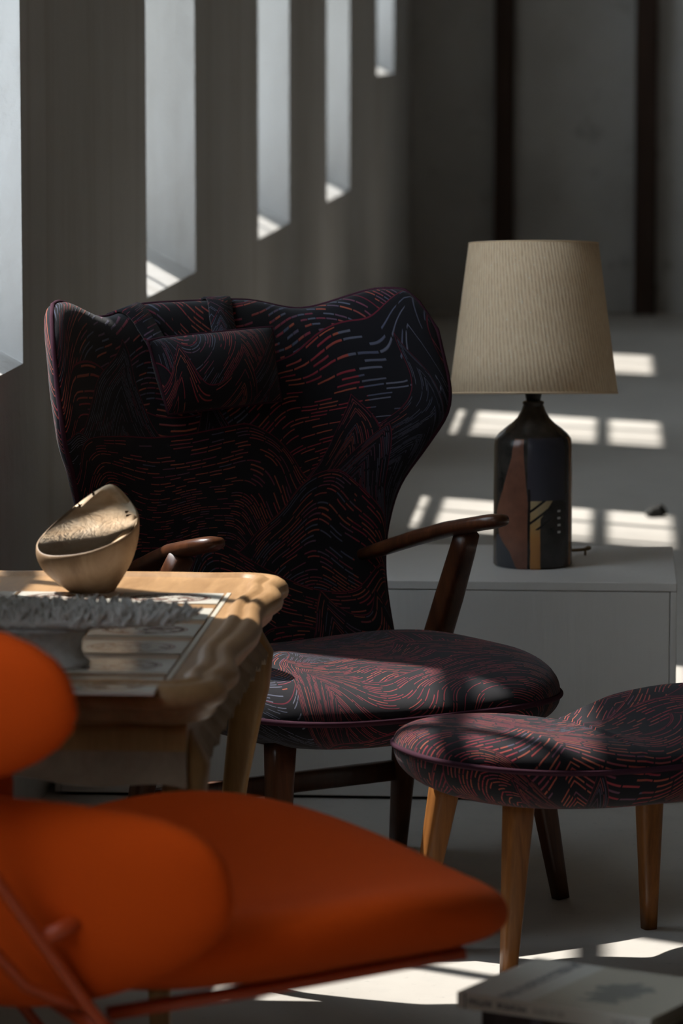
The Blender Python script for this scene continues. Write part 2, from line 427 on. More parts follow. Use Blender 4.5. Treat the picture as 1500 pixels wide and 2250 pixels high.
# timber posts against the back wall
for nm, xa, xb, lab in (('timber_post', -.602, -.502, 'dark timber post on the far wall directly behind the lamp shade'),
                        ('timber_post', .120, .232, 'dark timber post on the far wall at the right edge of the photo')):
    o = box(nm, xa, xb, YB - .135, YB - .003, 0, HC - .002, POST, None, .006); tag(o, lab, 'post', 'timber posts on the far wall')
# small dark stone lying on the far floor
V = []; 
o, _ = disc('dark_stone', lambda t: .026 + .006 * sin(2 * t + 1) + .004 * sin(5 * t), lambda x, y: .034 + .006 * sin(90 * x), lambda x, y: 0.0, lambda x, y: .008, flat('dark_stone', (.02, .02, .018), .8), None, n=20, rings=6, et=2.2)
o.location = (.137, 11.2, .0005); tag(o, 'small dark lump lying on the concrete floor beyond the plinth', 'stone')

# ------------------------------------------------------------------ plinth
PZ = .404
pl = empty('plinth', (-.445, 7.14, 0), 0, 'long low grey-white painted plinth that carries the lamp', 'plinth')
def PB(name, x0, x1, y0, y1, z0, z1, m=BOARD, b=.0015):
    return box(name, x0 + .445, x1 + .445, y0 - 7.14, y1 - 7.14, z0, z1, m, pl, b)
PX0, PX1, PY0, PY1 = -1.01, .124, 6.886, 7.40
PB('top_board', PX0, PX1, PY0 - .001, PY1, PZ - .016, PZ)
PB('front_panel', PX0 + .012, PX1 - .0125, PY0, PY0 + .016, .006, PZ - .0172)
PB('side_panel', PX1 - .0115, PX1, PY0, PY1, .006, PZ - .0165)
PB('side_panel', PX0, PX0 + .0115, PY0, PY1, .006, PZ - .0165)
PB('back_panel', PX0 + .012, PX1 - .012, PY1 - .016, PY1, .006, PZ - .0165)
PB('base', PX0 + .02, PX1 - .02, PY0 + .012, PY1 - .02, 0, PZ - .02, GAP_SHADE, 0)  # near-black core: shade of the gap under the plinth put into colour

# ------------------------------------------------------------------ table lamp
LX, LY = -.141, 7.115
lamp = empty('table_lamp', (LX, LY, PZ), 0, 'ceramic bottle-shaped table lamp with cream shade on the plinth', 'lamp')
k = NT('painted_stoneware_glaze', .24, .5); s_ = k.sep(k.coord('Object'))
ang = k.math('ARCTAN2', s_[0], k.math('MULTIPLY', s_[1], -1.0)); zz = s_[2]
nz = k.math('MULTIPLY', k.math('SUBTRACT', k.noise(k.coord('Object'), 22, 3, .6), .5), .05)
def band(x, lo, hi): return k.math('MULTIPLY', k.math('GREATER_THAN', x, lo), k.math('LESS_THAN', x, hi))
def below(zf): return k.math('LESS_THAN', zz, zf)
aw = k.math('ADD', ang, nz)
black = k.ramp(k.noise(k.coord('Object'), 30, 4, .6), [(.35, (.022, .02, .018)), (.7, (.05, .045, .04))])
col = black
# left ochre sliver and dark left flank
col = k.mix(band(aw, -1.6, -1.12), col, (.07, .045, .026))
# rust figure: width follows height (bulged low, narrow at the top)
zn = k.math('DIVIDE', zz, .245)
eL = k.ramp(zn, [(0, (.20,)*3), (.13, (.30,)*3), (.25, (.50,)*3), (.42, (.565,)*3), (.60, (.42,)*3), (.85, (.28,)*3), (1, (.245,)*3)])
eR = k.ramp(zn, [(0, (.06,)*3), (.45, (.045,)*3), (.85, (.11,)*3), (1, (.115,)*3)])
eL2 = k.math('MULTIPLY', eL, -2.0); eR2 = k.math('MULTIPLY', eR, -2.0)
fig = k.math('MULTIPLY', k.math('MULTIPLY', k.math('GREATER_THAN', aw, eL2), k.math('LESS_THAN', aw, eR2)), below(.242))
low = k.math('MULTIPLY', k.math('MULTIPLY', k.math('LESS_THAN', aw, eL2), k.math('GREATER_THAN', aw, -1.15)), below(.062))
col = k.mix(low, col, (.055, .058, .068))
rust = k.ramp(k.noise(k.coord('Object'), 24, 4, .6), [(.3, (.16, .068, .045)), (.7, (.27, .115, .072))])
col = k.mix(fig, col, rust)
# blue-black upper right field
fld = k.math('MULTIPLY', band(aw, -.12, .95), band(zz, .128, .244))
col = k.mix(fld, col, (.045, .046, .062))
# pale wedge and ochre strip
edge_r = k.math('ADD', -.02, k.math('MULTIPLY', k.math('SUBTRACT', zz, .0), 3.6))
strip = k.math('MULTIPLY', band(aw, -.04, .22), below(.128))
col = k.mix(strip, col, k.ramp(zz, [(.06, (.50, .23, .07)), (.085, (.46, .29, .12)), (.12, (.46, .36, .20))]))
wed = k.math('MULTIPLY', k.math('MULTIPLY', k.math('GREATER_THAN', aw, .15), k.math('LESS_THAN', aw, k.math('MULTIPLY', k.math('SUBTRACT', zz, .073), 10.0))), band(zz, .085, .128))
col = k.mix(wed, col, (.42, .32, .18))
diag = k.math('SUBTRACT', k.math('SUBTRACT', zz, .078), k.math('MULTIPLY', aw, .055))
ln = k.math('MULTIPLY', k.math('LESS_THAN', k.math('ABSOLUTE', k.math('SUBTRACT', k.math('FRACT', k.math('MULTIPLY', diag, 46)), .5)), .13), k.math('MULTIPLY', band(zz, .074, .128), band(aw, -.04, .52)))
col = k.mix(ln, col, (.01, .01, .009))
col = k.mix(k.math('MULTIPLY', band(aw, -.11, -.04), below(.15)), col, (.007, .007, .007))
# brown right flank
col = k.mix(k.math('MULTIPLY', band(aw, 1.16, 2.2), below(.243)), col, (.25, .115, .045))
# small pale dots
dots = k.math('MULTIPLY', band(aw, .70, .80), k.math('MULTIPLY', band(zz, .062, .112), k.math('GREATER_THAN', k.math('SINE', k.math('MULTIPLY', zz, 480)), .55)))
col = k.mix(dots, col, (.6, .6, .6))
k.base(col); k.bump(k.noise(k.coord('Object'), 60, 3, .6), .15, .002); GLAZE = k.m
R0 = .0735
lathe('ceramic_base', [(.050, .0005), (R0 - .004, .0), (R0, .004), (R0 - .0005, .06), (R0 - .0005, .14), (R0 - .001, .225), (R0 - .003, .238), (R0 - .010, .247), (.052, .257), (.040, .266), (.030, .276), (.0235, .287), (.0200, .296),
       (.0185, .300), (.0200, .303), (.0192, .306), (.014, .308)], GLAZE, lamp, 72)
lathe('lamp_holder', [(.012, .3075), (.0135, .309), (.0150, .316), (.0168, .326), (.0172, .338), (.0160, .350), (.012, .40), (.006, .46)], flat('black_lamp_holder', (.012, .012, .012), .4), lamp, 32)
# shade, tilted back a little on its holder
T = Matrix.Translation((.0, .0, .322)) @ Matrix.Rotation(radians(-5.2), 4, 'X') @ Matrix.Rotation(radians(-.4), 4, 'Y')
rb, rt, hs = .1565, .1205, .277; n = 96
prof = [(rb, 0), (rb + (rt - rb) * .25, hs * .25), (rb + (rt - rb) * .5, hs * .5), (rb + (rt - rb) * .75, hs * .75), (rt, hs), (rt - .0025, hs + .0006), (rt - .004, hs - .001), ((rb + rt) / 2 - .004, hs / 2), (rb - .004, .001), (rb - .002, -.0008)]
V, Fc, U = [], [], []
for i, (r, z) in enumerate(prof):
    for j in range(n + 1):
        a = 2 * pi * j / n; V.append(T @ Vector((r * cos(a), r * sin(a), z))); U.append((a * .14 + .12 * z * 1.0, z))
P = len(prof)
for i in range(P):
    for j in range(n):
        A, B = i * (n + 1), ((i + 1) % P) * (n + 1); Fc.append((A + j, A + j + 1, B + j + 1, B + j))
sh = mesh('lamp_shade', V, Fc, SHADE, lamp, True, U)
for z, r, ml in ((0, rb, 'shade_trim'), (hs, rt, 'shade_trim')):
    tube(ml, [T @ Vector(((r - .001) * cos(2 * pi * j / 64), (r - .001) * sin(2 * pi * j / 64), z)) for j in range(64)], .0019, SHADE, lamp, True, 6)
BRASS = flat('old_brass', (.25, .18, .10), .35, .5, .8)
sw = tube('cord_fitting', [(.055, .035, .022), (.085, .035, .024), (.104, .035, .026)], .0030, BRASS, lamp, n=10); sw['label'] = 'brass cord fitting'
tube('knob', [(.098, .035, .029), (.098, .035, .014)], .0022, BRASS, sw, n=8)
lathe('knob', [(.002, -.004), (.0052, -.0025), (.0052, .0025), (.002, .004)], BRASS, sw, 12).location = (.104, .035, .028)

# ------------------------------------------------------------------ wing armchair
AX, AY = -.572, 6.302
ARZ = atan2(.6, .8)
chair = empty('wingback_armchair', (AX, AY, 0), ARZ, 'tall wingback armchair in black fabric with red stitched hills', 'armchair')
def L(s, f, z): return Vector((s, -f, z))
wtab = smooth_tab([(.30, .280), (.40, .279), (.48, .281), (.55, .293), (.62, .314), (.68, .342), (.74, .371), (.80, .378), (.86, .374), (.92, .370), (.99, .362)])
ftab = smooth_tab([(.28, .0), (.45, -.072), (.65, -.125), (.95, -.215)])
wing = smooth_tab([(.30, .0), (.45, .018), (.55, .032), (.62, .056), (.70, .118), (.76, .155), (.82, .160), (.90, .158), (.96, .148)])
Z0 = .325
def ztop(u):
    a = abs(u)
    return .930 - .018 * math.exp(-((a - .52) / .16) ** 2) + .017 * math.exp(-((a - .88) / .15) ** 2) - .10 * max(0, (a - .93) / .07) ** 2 * .6 + .004
def Mback(u, v):
    t = (v + 1) / 2; z = Z0 + t * (ztop(u) - Z0)
    wdt = wtab(z); a = abs(u)
    k1 = max(0, (a - .30) / .70); fwd = wing(z) * k1 ** 1.8
    s = math.copysign(1, u) * wdt * a
    hollow = -.012 * (1 - u * u)
    return L(s, ftab(z) + fwd + hollow, z)
back = slab('backrest', Mback, lambda u, v: .075 - .022 * abs(u) ** 2, FABRIC, chair, 52, 56, 12, 14, .42, lambda u, v: (u * .37, v * .36))
edge = [Mback(1, -1 + 2 * i / 40) for i in range(40)] + [Mback(1 - 2 * i / 60, 1) for i in range(60)] + [Mback(-1, 1 - 2 * i / 40) for i in range(40)]
tube('piping', edge, .0042, PIPING, back, n=8)
# seat
def Rs(t):
    c_, s_ = abs(cos(t)), abs(sin(t)); n_ = 3.3
    return 1 / ((c_ / .298) ** n_ + (s_ / .290) ** n_) ** (1 / n_)
seat, eq = disc('seat', Rs, lambda x, y: .388 + .030 * min(1, (x / .30) ** 2) - .012 * (y < -.1) * ((-y - .1) / .2), lambda x, y: .282, lambda x, y: .338,
                FABRIC, chair, lambda p: L(p.x, .27 - p.y, p.z), 96, 24, 7.0, 7.0, (.7, .2))
tube('piping', [p for p in eq], .0048, PIPING, seat, True, 8)
# legs
def leg4(name, top, bot, wt, wb, m, parent, p=4.5):
    top, bot = Vector(top), Vector(bot); n_ = 6
    pts = [top + (bot - top) * (i / n_) for i in range(n_ + 1)]
    sz = [wt + (wb - wt) * (i / n_) for i in range(n_ + 1)]
    return sweep(name, pts, [(a / 2, a / 2) for a in sz], m, parent, 20, p, Vector((0, 1, 0)))
for s in (-1, 1):
    leg4('leg', L(s * .235, .43, .300), L(s * .27, .474, 0), .043, .024, WALNUT, chair)
    leg4('leg', L(s * .245, .072, .300), L(s * .27, .0, 0), .044, .026, WALNUT, chair)
sweep('stretcher', [L(-.262, .028, .142), L(0, .028, .142), L(.262, .028, .142)], [(.009, .0175)] * 3, WALNUT, chair, 16, 4)
# arms and their posts
for s in (-1, 1):
    dx = -.012 if s > 0 else .0
    pts = [L(s * .232, -.055, .503), L(s * .240, 0, .520), L(s * .250, .08, .545), L(s * .262, .16, .568), L(s * .269, .23, .583), L(s * .271, .275, .592), L(s * .271, .298, .596), L(s * .271, .306, .597)]
    sweep('armrest', pts, [(.013, .010), (.016, .0125), (.021, .0130), (.025, .0130), (.027, .0125), (.026, .0125), (.018, .010), (.006, .004)], WALNUT, chair, 20, 2.6)
    ap = [L(s * .302, .030, .292), L(s * .297, .072, .36), L(s * .288, .128, .45), L(s * .278, .181, .535), L(s * .274, .200, .566)]
    sweep('arm_post', ap, [(.019, .021), (.020, .022), (.020, .021), (.018, .019), (.017, .018)], WALNUT, chair, 20, 4, Vector((0, 1, 0)))
# head pillow hung on two straps
def Mfront(s, z, out):   # point standing proud of the front of the back
    u = s / wtab(z); v = 2 * (z - Z0) / (ztop(u) - Z0) - 1; e = 1e-3
    p = Mback(u, v); du = Mback(u + e, v) - Mback(u - e, v); dv = Mback(u, v + e) - Mback(u, v - e)
    nn = du.cross(dv).normalized()
    if nn.y > 0: nn = -nn
    return p + nn * out
def Mpil(u, v):
    s = -.028 + u * (.132 - .018 * (1 - v) * .5) + .012 * (1 - v) * .5 + .0 * v; z = .806 + v * .061 + .006 * u
    pin = .10 * (u * u * v * v)
    return Mfront(s * (1 + pin * .3), z, .066)
pil = slab('head_pillow', Mpil, lambda u, v: .085, FABRIC, chair, 28, 20, 2.2, 2.2, .55, lambda u, v: (1.9 + u * .15, 2.3 + v * .075))
ed = [Mpil(-1 + 2 * i / 30, 1) for i in range(30)] + [Mpil(1, 1 - 2 * i / 16) for i in range(16)] + [Mpil(1 - 2 * i / 30, -1) for i in range(30)] + [Mpil(-1, -1 + 2 * i / 16) for i in range(16)]
tube('piping', ed, .0028, PIPING, pil, True, 6)
def Mskin(u, v, side, extra):
    e = 1e-3; p = Mback(u, v)
    du = Mback(u + e, v) - Mback(u - e, v); dv = Mback(u, min(1, v + e)) - Mback(u, v - e); nn = du.cross(dv).normalized()
    if nn.y > 0: nn = -nn
    pr = (max(0, 1 - abs(u) ** 12) * max(0, 1 - abs(v) ** 14)) ** .42
    return p + nn * side * (.5 * (.075 - .022 * u * u) * pr + extra)
for ua, ub in ((-.385, -.305), (.10, .04)):     # on the top edge, at the pillow
    V, Fc, U = [], [], []; hw = .062
    vv = [.70, .74, .78, .83, .88, .92, .95, .975, .99, .998]
    pth = [(v, 1) for v in vv] + [(v, -1) for v in vv[::-1]]
    for i, (v, sd) in enumerate(pth):
        t = min(1, i / 8)
        for q in (-hw, hw):
            uu = ub + (ua - ub) * t + q
            p_ = Mskin(uu, v, sd, .0045 + (.018 * (1 - t / .5) if t < .5 else 0)); p_.z += .0045 * max(0, (v - .95) / .05)
            V.append(p_); U.append((4.1 + ua + q * .35, .02 * i))
    for i in range(len(pth) - 1): Fc.append((2 * i, 2 * i + 1, 2 * i + 3, 2 * i + 2))
    st = mesh('strap', V, Fc, FABRIC, pil, True, U); so_ = st.modifiers.new('thick', 'SOLIDIFY'); so_.thickness = .004; so_.offset = 0

# ------------------------------------------------------------------ footstool
OX, OY = -.030, 5.690; ORZ = atan2(.41, .91)
ott = empty('footstool', (OX, OY, 0), ORZ, 'saddle-shaped footstool in the chair\'s black and red fabric, teak legs', 'footstool')
def Ro(t):
    c_, s_ = abs(cos(t)), abs(sin(t)); n_ = 2.5
    r = 1 / ((c_ / .295) ** n_ + (s_ / .190) ** n_) ** (1 / n_)
    return r * (1 - .40 * math.exp(-((t - pi / 2 - .15) / .50) ** 2))
oz = lambda x, y: .338 + .048 * max(0, (x + .03) / .30) ** 2 * (1 if x > -.03 else 1) + .0 
def otop(x, y): return .366 + (.040 * (x / .25) ** 2 if x > 0 else .012 * (x / .25) ** 2) + .018 * (y / .19) * (x > 0) * min(1, x / .1) - .012 * math.exp(-((x - .03) / .09) ** 2) - .004 * (x < 0)
def obot(x, y): return .250 + .012 * (x / .25) ** 2 * (x < 0) + .006 * (x / .28) ** 2 * (x > 0)
def omid(x, y): return .318 + .016 * (x < 0) * (x / .29) ** 2 + .018 * (x > 0) * (x / .29) ** 2
ost, oeq = disc('seat', Ro, otop, obot, omid, FABRIC, ott, lambda p: Vector(p), 96, 24, 6.0, 6.0, (5.3, .4))
tube('piping', oeq, .0045, PIPING, ost, True, 8)
Mo = Matrix.Translation((OX, OY, 0)) @ Matrix.Rotation(ORZ, 4, 'Z'); Moi = Mo.inverted()
for bx, by, tx, ty in ((-.288, 5.70, -.238, 5.720), (-.142, 5.54, -.127, 5.575), (.068, 5.881, .066, 5.85), (.225, 5.72, .185, 5.71)):
    a = Moi @ Vector((tx, ty, .285)); b = Moi @ Vector((bx, by, 0))
    leg4('leg', a, b, .044, .022, TEAK, ott)

# ------------------------------------------------------------------ tiled coffee table
TX0, TX1, TY0, TY1, TZ = -.995, -.462, 4.53, 5.575, .600
tab = empty('coffee_table', ((TX0 + TX1) / 2, (TY0 + TY1) / 2, 0), 0, 'pale oak coffee table with carved edge and tiled top', 'table')
tcx, tcy = (TX0 + TX1) / 2, (TY0 + TY1) / 2
hx, hy = (TX1 - TX0) / 2, (TY1 - TY0) / 2
def outline(inset):
    pts = []; q_ = max(0, 1 - inset / .075)
    N = 60
    def wob(t):   # t 0..1 along a long side: ears at the ends, serpentine between
        d = min(t, 1 - t) * 2 * hy
        return .45 * (.010 * math.exp(-((d - .05) / .035) ** 2) - .014 * math.exp(-((d - .125) / .028) ** 2) + .012 * math.exp(-((d - .205) / .045) ** 2)
                - .026 * math.exp(-((d - .34) / .09) ** 2) - .004)
    def wobx(t):
        d = min(t, 1 - t) * 2 * hx
        return .5 * (.006 * math.exp(-((d - .05) / .03) ** 2) - .010 * math.exp(-((d - .12) / .03) ** 2) + .004 * math.exp(-((d - .26) / .08) ** 2) - .004)
    rc = .076
    sides = [((hx, -hy), (0, 1), 2 * hy, (1, 0), wob), ((hx, hy), (-1, 0), 2 * hx, (0, 1), wobx), ((-hx, hy), (0, -1), 2 * hy, (-1, 0), wob), ((-hx, -hy), (1, 0), 2 * hx, (0, -1), wobx)]
    for (sx, sy), (dx, dy), ln_, (nx, ny), fw in sides:
        for i in range(N):
            t = rc / ln_ + (1 - 2 * rc / ln_) * i / (N - 1); o_ = fw(t) * (.35 + .65 * q_) - inset
            pts.append(Vector((sx + dx * ln_ * t + nx * o_, sy + dy * ln_ * t + ny * o_, 0)))
        a0 = atan2(ny, nx); cx_, cy_ = sx + dx * (ln_ - rc) - nx * rc, sy + dy * (ln_ - rc) - ny * rc
        o_ = fw(1 - rc / ln_) * (.35 + .65 * q_) - inset
        for i in range(1, 8):
            a_ = a0 + (pi / 2) * i / 8; pts.append(Vector((cx_ + (rc + o_) * cos(a_), cy_ + (rc + o_) * sin(a_), 0)))
    return pts
prof = [(.075, .594), (.055, .594), (.050, .5955), (.046, .5995), (.040, .6010), (.034, .5995), (.030, .5965), (.026, .5960), (.020, .5985), (.013, .5975), (.006, .5930), (.001, .5860), (0, .579), (.002, .572), (.008, .567), (.014, .563), (.016, .556), (.022, .550), (.034, .546), (.06, .545)]
rings = [[Vector((p.x, p.y, z)) for p in outline(i_)] for i_, z in prof]
top = loft('tabletop', rings, OAK, tab)
k = NT('painted_glazed_tile', .16, .5); g = k.coord('Generated'); gs = k.sep(g)
gx = k.math('MULTIPLY', k.math('SUBTRACT', gs[0], .5), 2.0); gy = k.math('MULTIPLY', k.math('SUBTRACT', gs[1], .5), 2.0)
rr = k.math('SQRT', k.math('ADD', k.math('POWER', k.math('DIVIDE', gx, .86), 2.0), k.math('POWER', k.math('DIVIDE', gy, .86), 2.0)))
oi = k.n('ObjectInfo'); rnd = k.comb(k.math('MULTIPLY', oi.outputs['Random'], 50.0), k.math('MULTIPLY', oi.outputs['Random'], 23.0), 0.0)
pv = k.vmath('ADD', g, rnd)
n1 = k.noise(k.mapping(pv, (3.0, 3.2, 1)), 1.5, 5, .65, .6); n2 = k.noise(k.mapping(pv, (9, 9, 1)), 1.4, 4, .7, 1.0)
ring_ = k.math('LESS_THAN', k.math('ABSOLUTE', k.math('SUBTRACT', rr, .93)), .022); ring2 = k.math('LESS_THAN', k.math('ABSOLUTE', k.math('SUBTRACT', rr, .84)), .045)
ins = k.math('LESS_THAN', rr, .86)
dr = k.math('MULTIPLY', ins, k.math('GREATER_THAN', n1, .53)); dr2 = k.math('MULTIPLY', ins, k.math('GREATER_THAN', n2, .56))
base_ = (.74, .71, .63)
col = k.mix(k.math('MULTIPLY', dr, .8), base_, (.20, .10, .08)); col = k.mix(k.math('MULTIPLY', dr2, .9), col, (.07, .025, .02))
col = k.mix(k.math('MULTIPLY', ring_, .8), col, (.25, .12, .09)); col = k.mix(k.math('MULTIPLY', ring2, .85), col, (.20, .10, .08))
k.base(col); TILE = k.m
tw, td = .141, .103
tcols = [-.540 - tw / 2, -.540 - tw * 1.5 - .006, -.540 - tw * 2.5 - .012]
proto = None
for ci in range(3):
    for ri in range(6):
        yc = 5.291 - .1475 * ri
        if proto is None:
            v, f = box_vf(-tw / 2, tw / 2, -td / 2, td / 2, 0, .0045); proto = mesh('tile', v, f, TILE, tab, False); o = proto
        else: o = obj_copy(proto, tab)
        o.location = (tcols[ci] - tcx, yc - tcy, .5930)
GROOVE = wood('oak_strip', (.25, .14, .065), (.42, .25, .12), (3, 22, 22), .4)
for ri in range(5):
    yc = 5.291 - .1475 * ri - .0737
    box('slat', -.540 - 3 * tw - .012 - tcx, -.540 - tcx, yc - .021 - tcy, yc + .021 - tcy, .5930, .5962, GROOVE, tab, .0006)
PALE = flat('pale_inlay', (.62, .57, .48), .3)
box('inlay_strip', -.538 - tcx, -.532 - tcx, 4.505 - tcy + .06, 5.365 - tcy, .5930, .5952, PALE, tab)
# aprons: upright rails with a scalloped skirt
def apron(name, p0, p1, nrm, zt, zb, amp, waves, m, teeth=False, flare=0.0, th=.018, ins0=0.0):
    p0, p1, nrm = Vector(p0), Vector(p1), Vector(nrm); N = 120; V, Fc = [], []
    for i in range(N + 1):
        t = i / N; c_ = p0 + (p1 - p0) * t
        z = zb + amp * cos(2 * pi * waves * (t - .5)) * (1 if not teeth else .3)
        if teeth: z += .010 * ((t * 21) % 1) * (1 if True else 0) + .004 * sin(60 * t)
        e_ = (abs(t - .5) * 2) ** 6; z -= .014 * e_ if not teeth else .01 * e_
        for zq, fl in ((zt, ins0), (zt + (z - zt) * .45, ins0 + flare * .15), (z, ins0 + flare)):
            for w_ in (0, -th): V.append(c_ + nrm * (fl + w_) + Vector((0, 0, zq)))
    for i in range(N):
        a, b = i * 6, (i + 1) * 6
        for q in ((0, 2), (2, 4)): Fc.append((a + q[0], a + q[1], b + q[1], b + q[0])); Fc.append((a + q[0] + 1, b + q[0] + 1, b + q[1] + 1, a + q[1] + 1))
        Fc.append((a, b, b + 1, a + 1)); Fc.append((a + 4, a + 5, b + 5, b + 4))
    Fc.append((0, 1, 3, 2)); Fc.append((2, 3, 5, 4)); e = N * 6; Fc.append((e, e + 2, e + 3, e + 1)); Fc.append((e + 2, e + 4, e + 5, e + 3))
    return sharp(mesh(name, V, Fc, m, tab), 30)
ix, iy = hx - .047, hy - .045
apron('apron', (-ix, -iy, 0), (ix, -iy, 0), (0, -1, 0), .548, .508, 0, 1, OAK_LEG)
apron('apron_skirt', (-ix, -iy, 0), (ix, -iy, 0), (0, -1, 0), .512, .474, .006, 2.0, APRON, False, .006)
apron('apron', (ix, -iy + .019, 0), (ix, iy - .019, 0), (1, 0, 0), .548, .520, 0, 1, APRON)
apron('apron_skirt', (ix, -iy + .019, 0), (ix, iy - .019, 0), (1, 0, 0), .535, .490, .008, 1.0, APRON, True, .020)
apron('apron', (ix, iy, 0), (-ix, iy, 0), (0, 1, 0), .548, .485, .006, 2.0, APRON)
apron('apron', (-ix, iy - .019, 0), (-ix, -iy + .019, 0), (-1, 0, 0), .548, .485, .006, 2.0, APRON)
for sx in (-1, 1):
    for sy in (-1, 1):
        cx_, cy_ = sx * (ix - .024), sy * (iy - .024)
        box('corner_block', cx_ - .0225, cx_ + .0225, cy_ - .0225, cy_ + .0225, .50, .5475, APRON if sx * sy > 0 else OAK_LEG, tab, .002)
        zt = [(.546, -.012), (.52, .004), (.487, .018), (.44, .014), (.40, .007), (.30, -.008), (.20, -.018), (.12, -.016), (.06, -.004), (.03, .008), (.012, .016), (0, .018)]
        wd = [.034, .048, .058, .054, .047, .036, .028, .025, .027, .033, .036, .034]
        pts = [Vector((sx * (ix - .022 + o_), sy * (iy - .040 + o_ * .3), z)) for z, o_ in zt]
        sweep('leg', pts, [(w_ / 2, w_ / 2) for w_ in wd], OAK_LEG, tab, 20, 3.4, Vector((0, 1, 0)))

# ------------------------------------------------------------------ carved wooden bowl on the table
BX, BY, BZ = -.7345, 5.355, .5976
k = NT('carved_wood_with_bounce', .75, .2); c = k.coord('Object')
a = k.noise(k.mapping(c, (1, 1, 3)), 16, 5, .6, .6); b = k.noise(c, 90, 4, .65); d = k.noise(k.mapping(c, (1, 1, .5)), 40, 3, .7, 1.5)
col = k.ramp(a, [(.3, (.62, .42, .25)), (.5, (.78, .58, .38)), (.7, (.86, .70, .52))])  # hollow's wood tones lightened and warmed to carry sun bounce
col = k.mix(k.ramp(d, [(.66, (0, 0, 0)), (.76, (.55, .55, .55))]), col, (.20, .10, .045))
k.base(col); k.bump(k.math('ADD', d, k.math('MULTIPLY', b, .3)), .25, .003); BOWLW = k.m
k = NT('smooth_bowl_outside', .5, .35); c = k.coord('Object'); a = k.noise(k.mapping(c, (2, 2, 1)), 12, 5, .6, .8)
k.base(k.ramp(a, [(.3, (.24, .15, .085)), (.55, (.38, .255, .155)), (.75, (.48, .345, .22))])); BOWLO = k.m
bowl = empty('wooden_bowl', (BX, BY, BZ), 0, 'hand-carved wooden bowl with slanted rim standing on the tiled table', 'bowl')
rimt = [(0, .073, 0, .104), (40, .061, .030, .120), (72, .032, .048, .145), (100, .004, .050, .135), (135, -.030, .042, .111), (165, -.061, .020, .084), (190, -.073, -.006, .066), (220, -.062, -.034, .056), (255, -.034, -.050, .055), (290, .010, -.055, .062), (325, .050, -.042, .077), (350, .068, -.016, .090)]
def rimp(t):
    d_ = math.degrees(t) % 360; n_ = len(rimt)
    for i in range(n_):
        a0 = rimt[i][0]; a1 = rimt[(i + 1) % n_][0] + (360 if i == n_ - 1 else 0)
        if a0 <= d_ <= a1:
            u = (d_ - a0) / (a1 - a0)
            P = [Vector(rimt[(i + q) % n_][1:]) for q in (-1, 0, 1, 2)]
            return .5 * ((2 * P[1]) + (P[2] - P[0]) * u + (2 * P[0] - 5 * P[1] + 4 * P[2] - P[3]) * u * u + (-P[0] + 3 * P[1] - 3 * P[2] + P[3]) * u ** 3)
NB = 64
TH = [2 * pi * i / NB for i in range(NB)]
rim = [rimp(t) for t in TH]
outer = []
bz = smooth_tab([(0, 0), (.2, .36), (.45, .74), (.7, .95), (.88, 1.01), (1, 1.0)])
for q in [i / 14 for i in range(15)]:
    row = []
    for t, r_ in zip(TH, rim):
        b0 = Vector((.004 + .033 * cos(t), .028 * sin(t), 0)); g_ = bz(q)
        row.append(Vector((b0.x + (r_.x - b0.x) * g_, b0.y + (r_.y - b0.y) * g_, r_.z * q)))
    outer.append(row)
loft('shell', outer + [[r_ * 1 + Vector((-r_.x * .03, -r_.y * .03, .0012)) for r_ in rim]], BOWLO, bowl, True, False)
inner = []
rin = [Vector((r_.x * .73 + .002, r_.y * .66, r_.z + .001 * max(0, -sin(t_)) - .003 * max(0, sin(t_)))) for t_, r_ in zip(TH, rim)]
rout = [Vector((r_.x * .97, r_.y * .97, r_.z + .0012)) for r_ in rim]
inner.append(rout); inner.append([(a_ * .5 + b_ * .5) + Vector((0, 0, .0015)) for a_, b_ in zip(rin, rout)]); inner.append(rin)
for q in [i / 12 for i in range(1, 12)]:
    row = []
    for t, r_ in zip(TH, rin):
        g_ = sqrt(max(0, 1 - q ** 2.2)); zz_ = r_.z + (.027 - r_.z) * q
        row.append(Vector((r_.x * g_, r_.y * g_, zz_)))
    inner.append(row)
inner.append([Vector((r_.x * .03, r_.y * .03, .026)) for r_ in rin])
loft('hollow', inner, BOWLW, bowl, True, True)
box('foot', -.022, .034, -.022, .022, 0, .004, BOWLO, bowl, .002)
CRACK = flat('dark_crack', (.03, .014, .006), .9, .1)
for t_, ln_ in ((2.2, .011), (2.75, .010), (3.05, .012), (3.4, .012), (1.75, .009), (.35, .011), (.15, .008), (5.9, .007)):
    r_ = rimp(t_); i_ = Vector((r_.x * .75, r_.y * .68, r_.z)); d_ = (r_ - i_).normalized(); sd = Vector((-d_.y, d_.x, 0)) * .0011
    a_ = i_ + Vector((0, 0, .0016)); b_ = i_ + d_ * ln_ + Vector((0, 0, .0022)); lo = Vector((0, 0, -.004))
    mesh('crack', [a_ + sd, a_ - sd, b_, a_ + sd + lo, a_ - sd + lo, b_ + lo], [(0, 1, 2), (5, 4, 3), (0, 3, 4, 1), (1, 4, 5, 2), (2, 5, 3, 0)], CRACK, bowl, False)

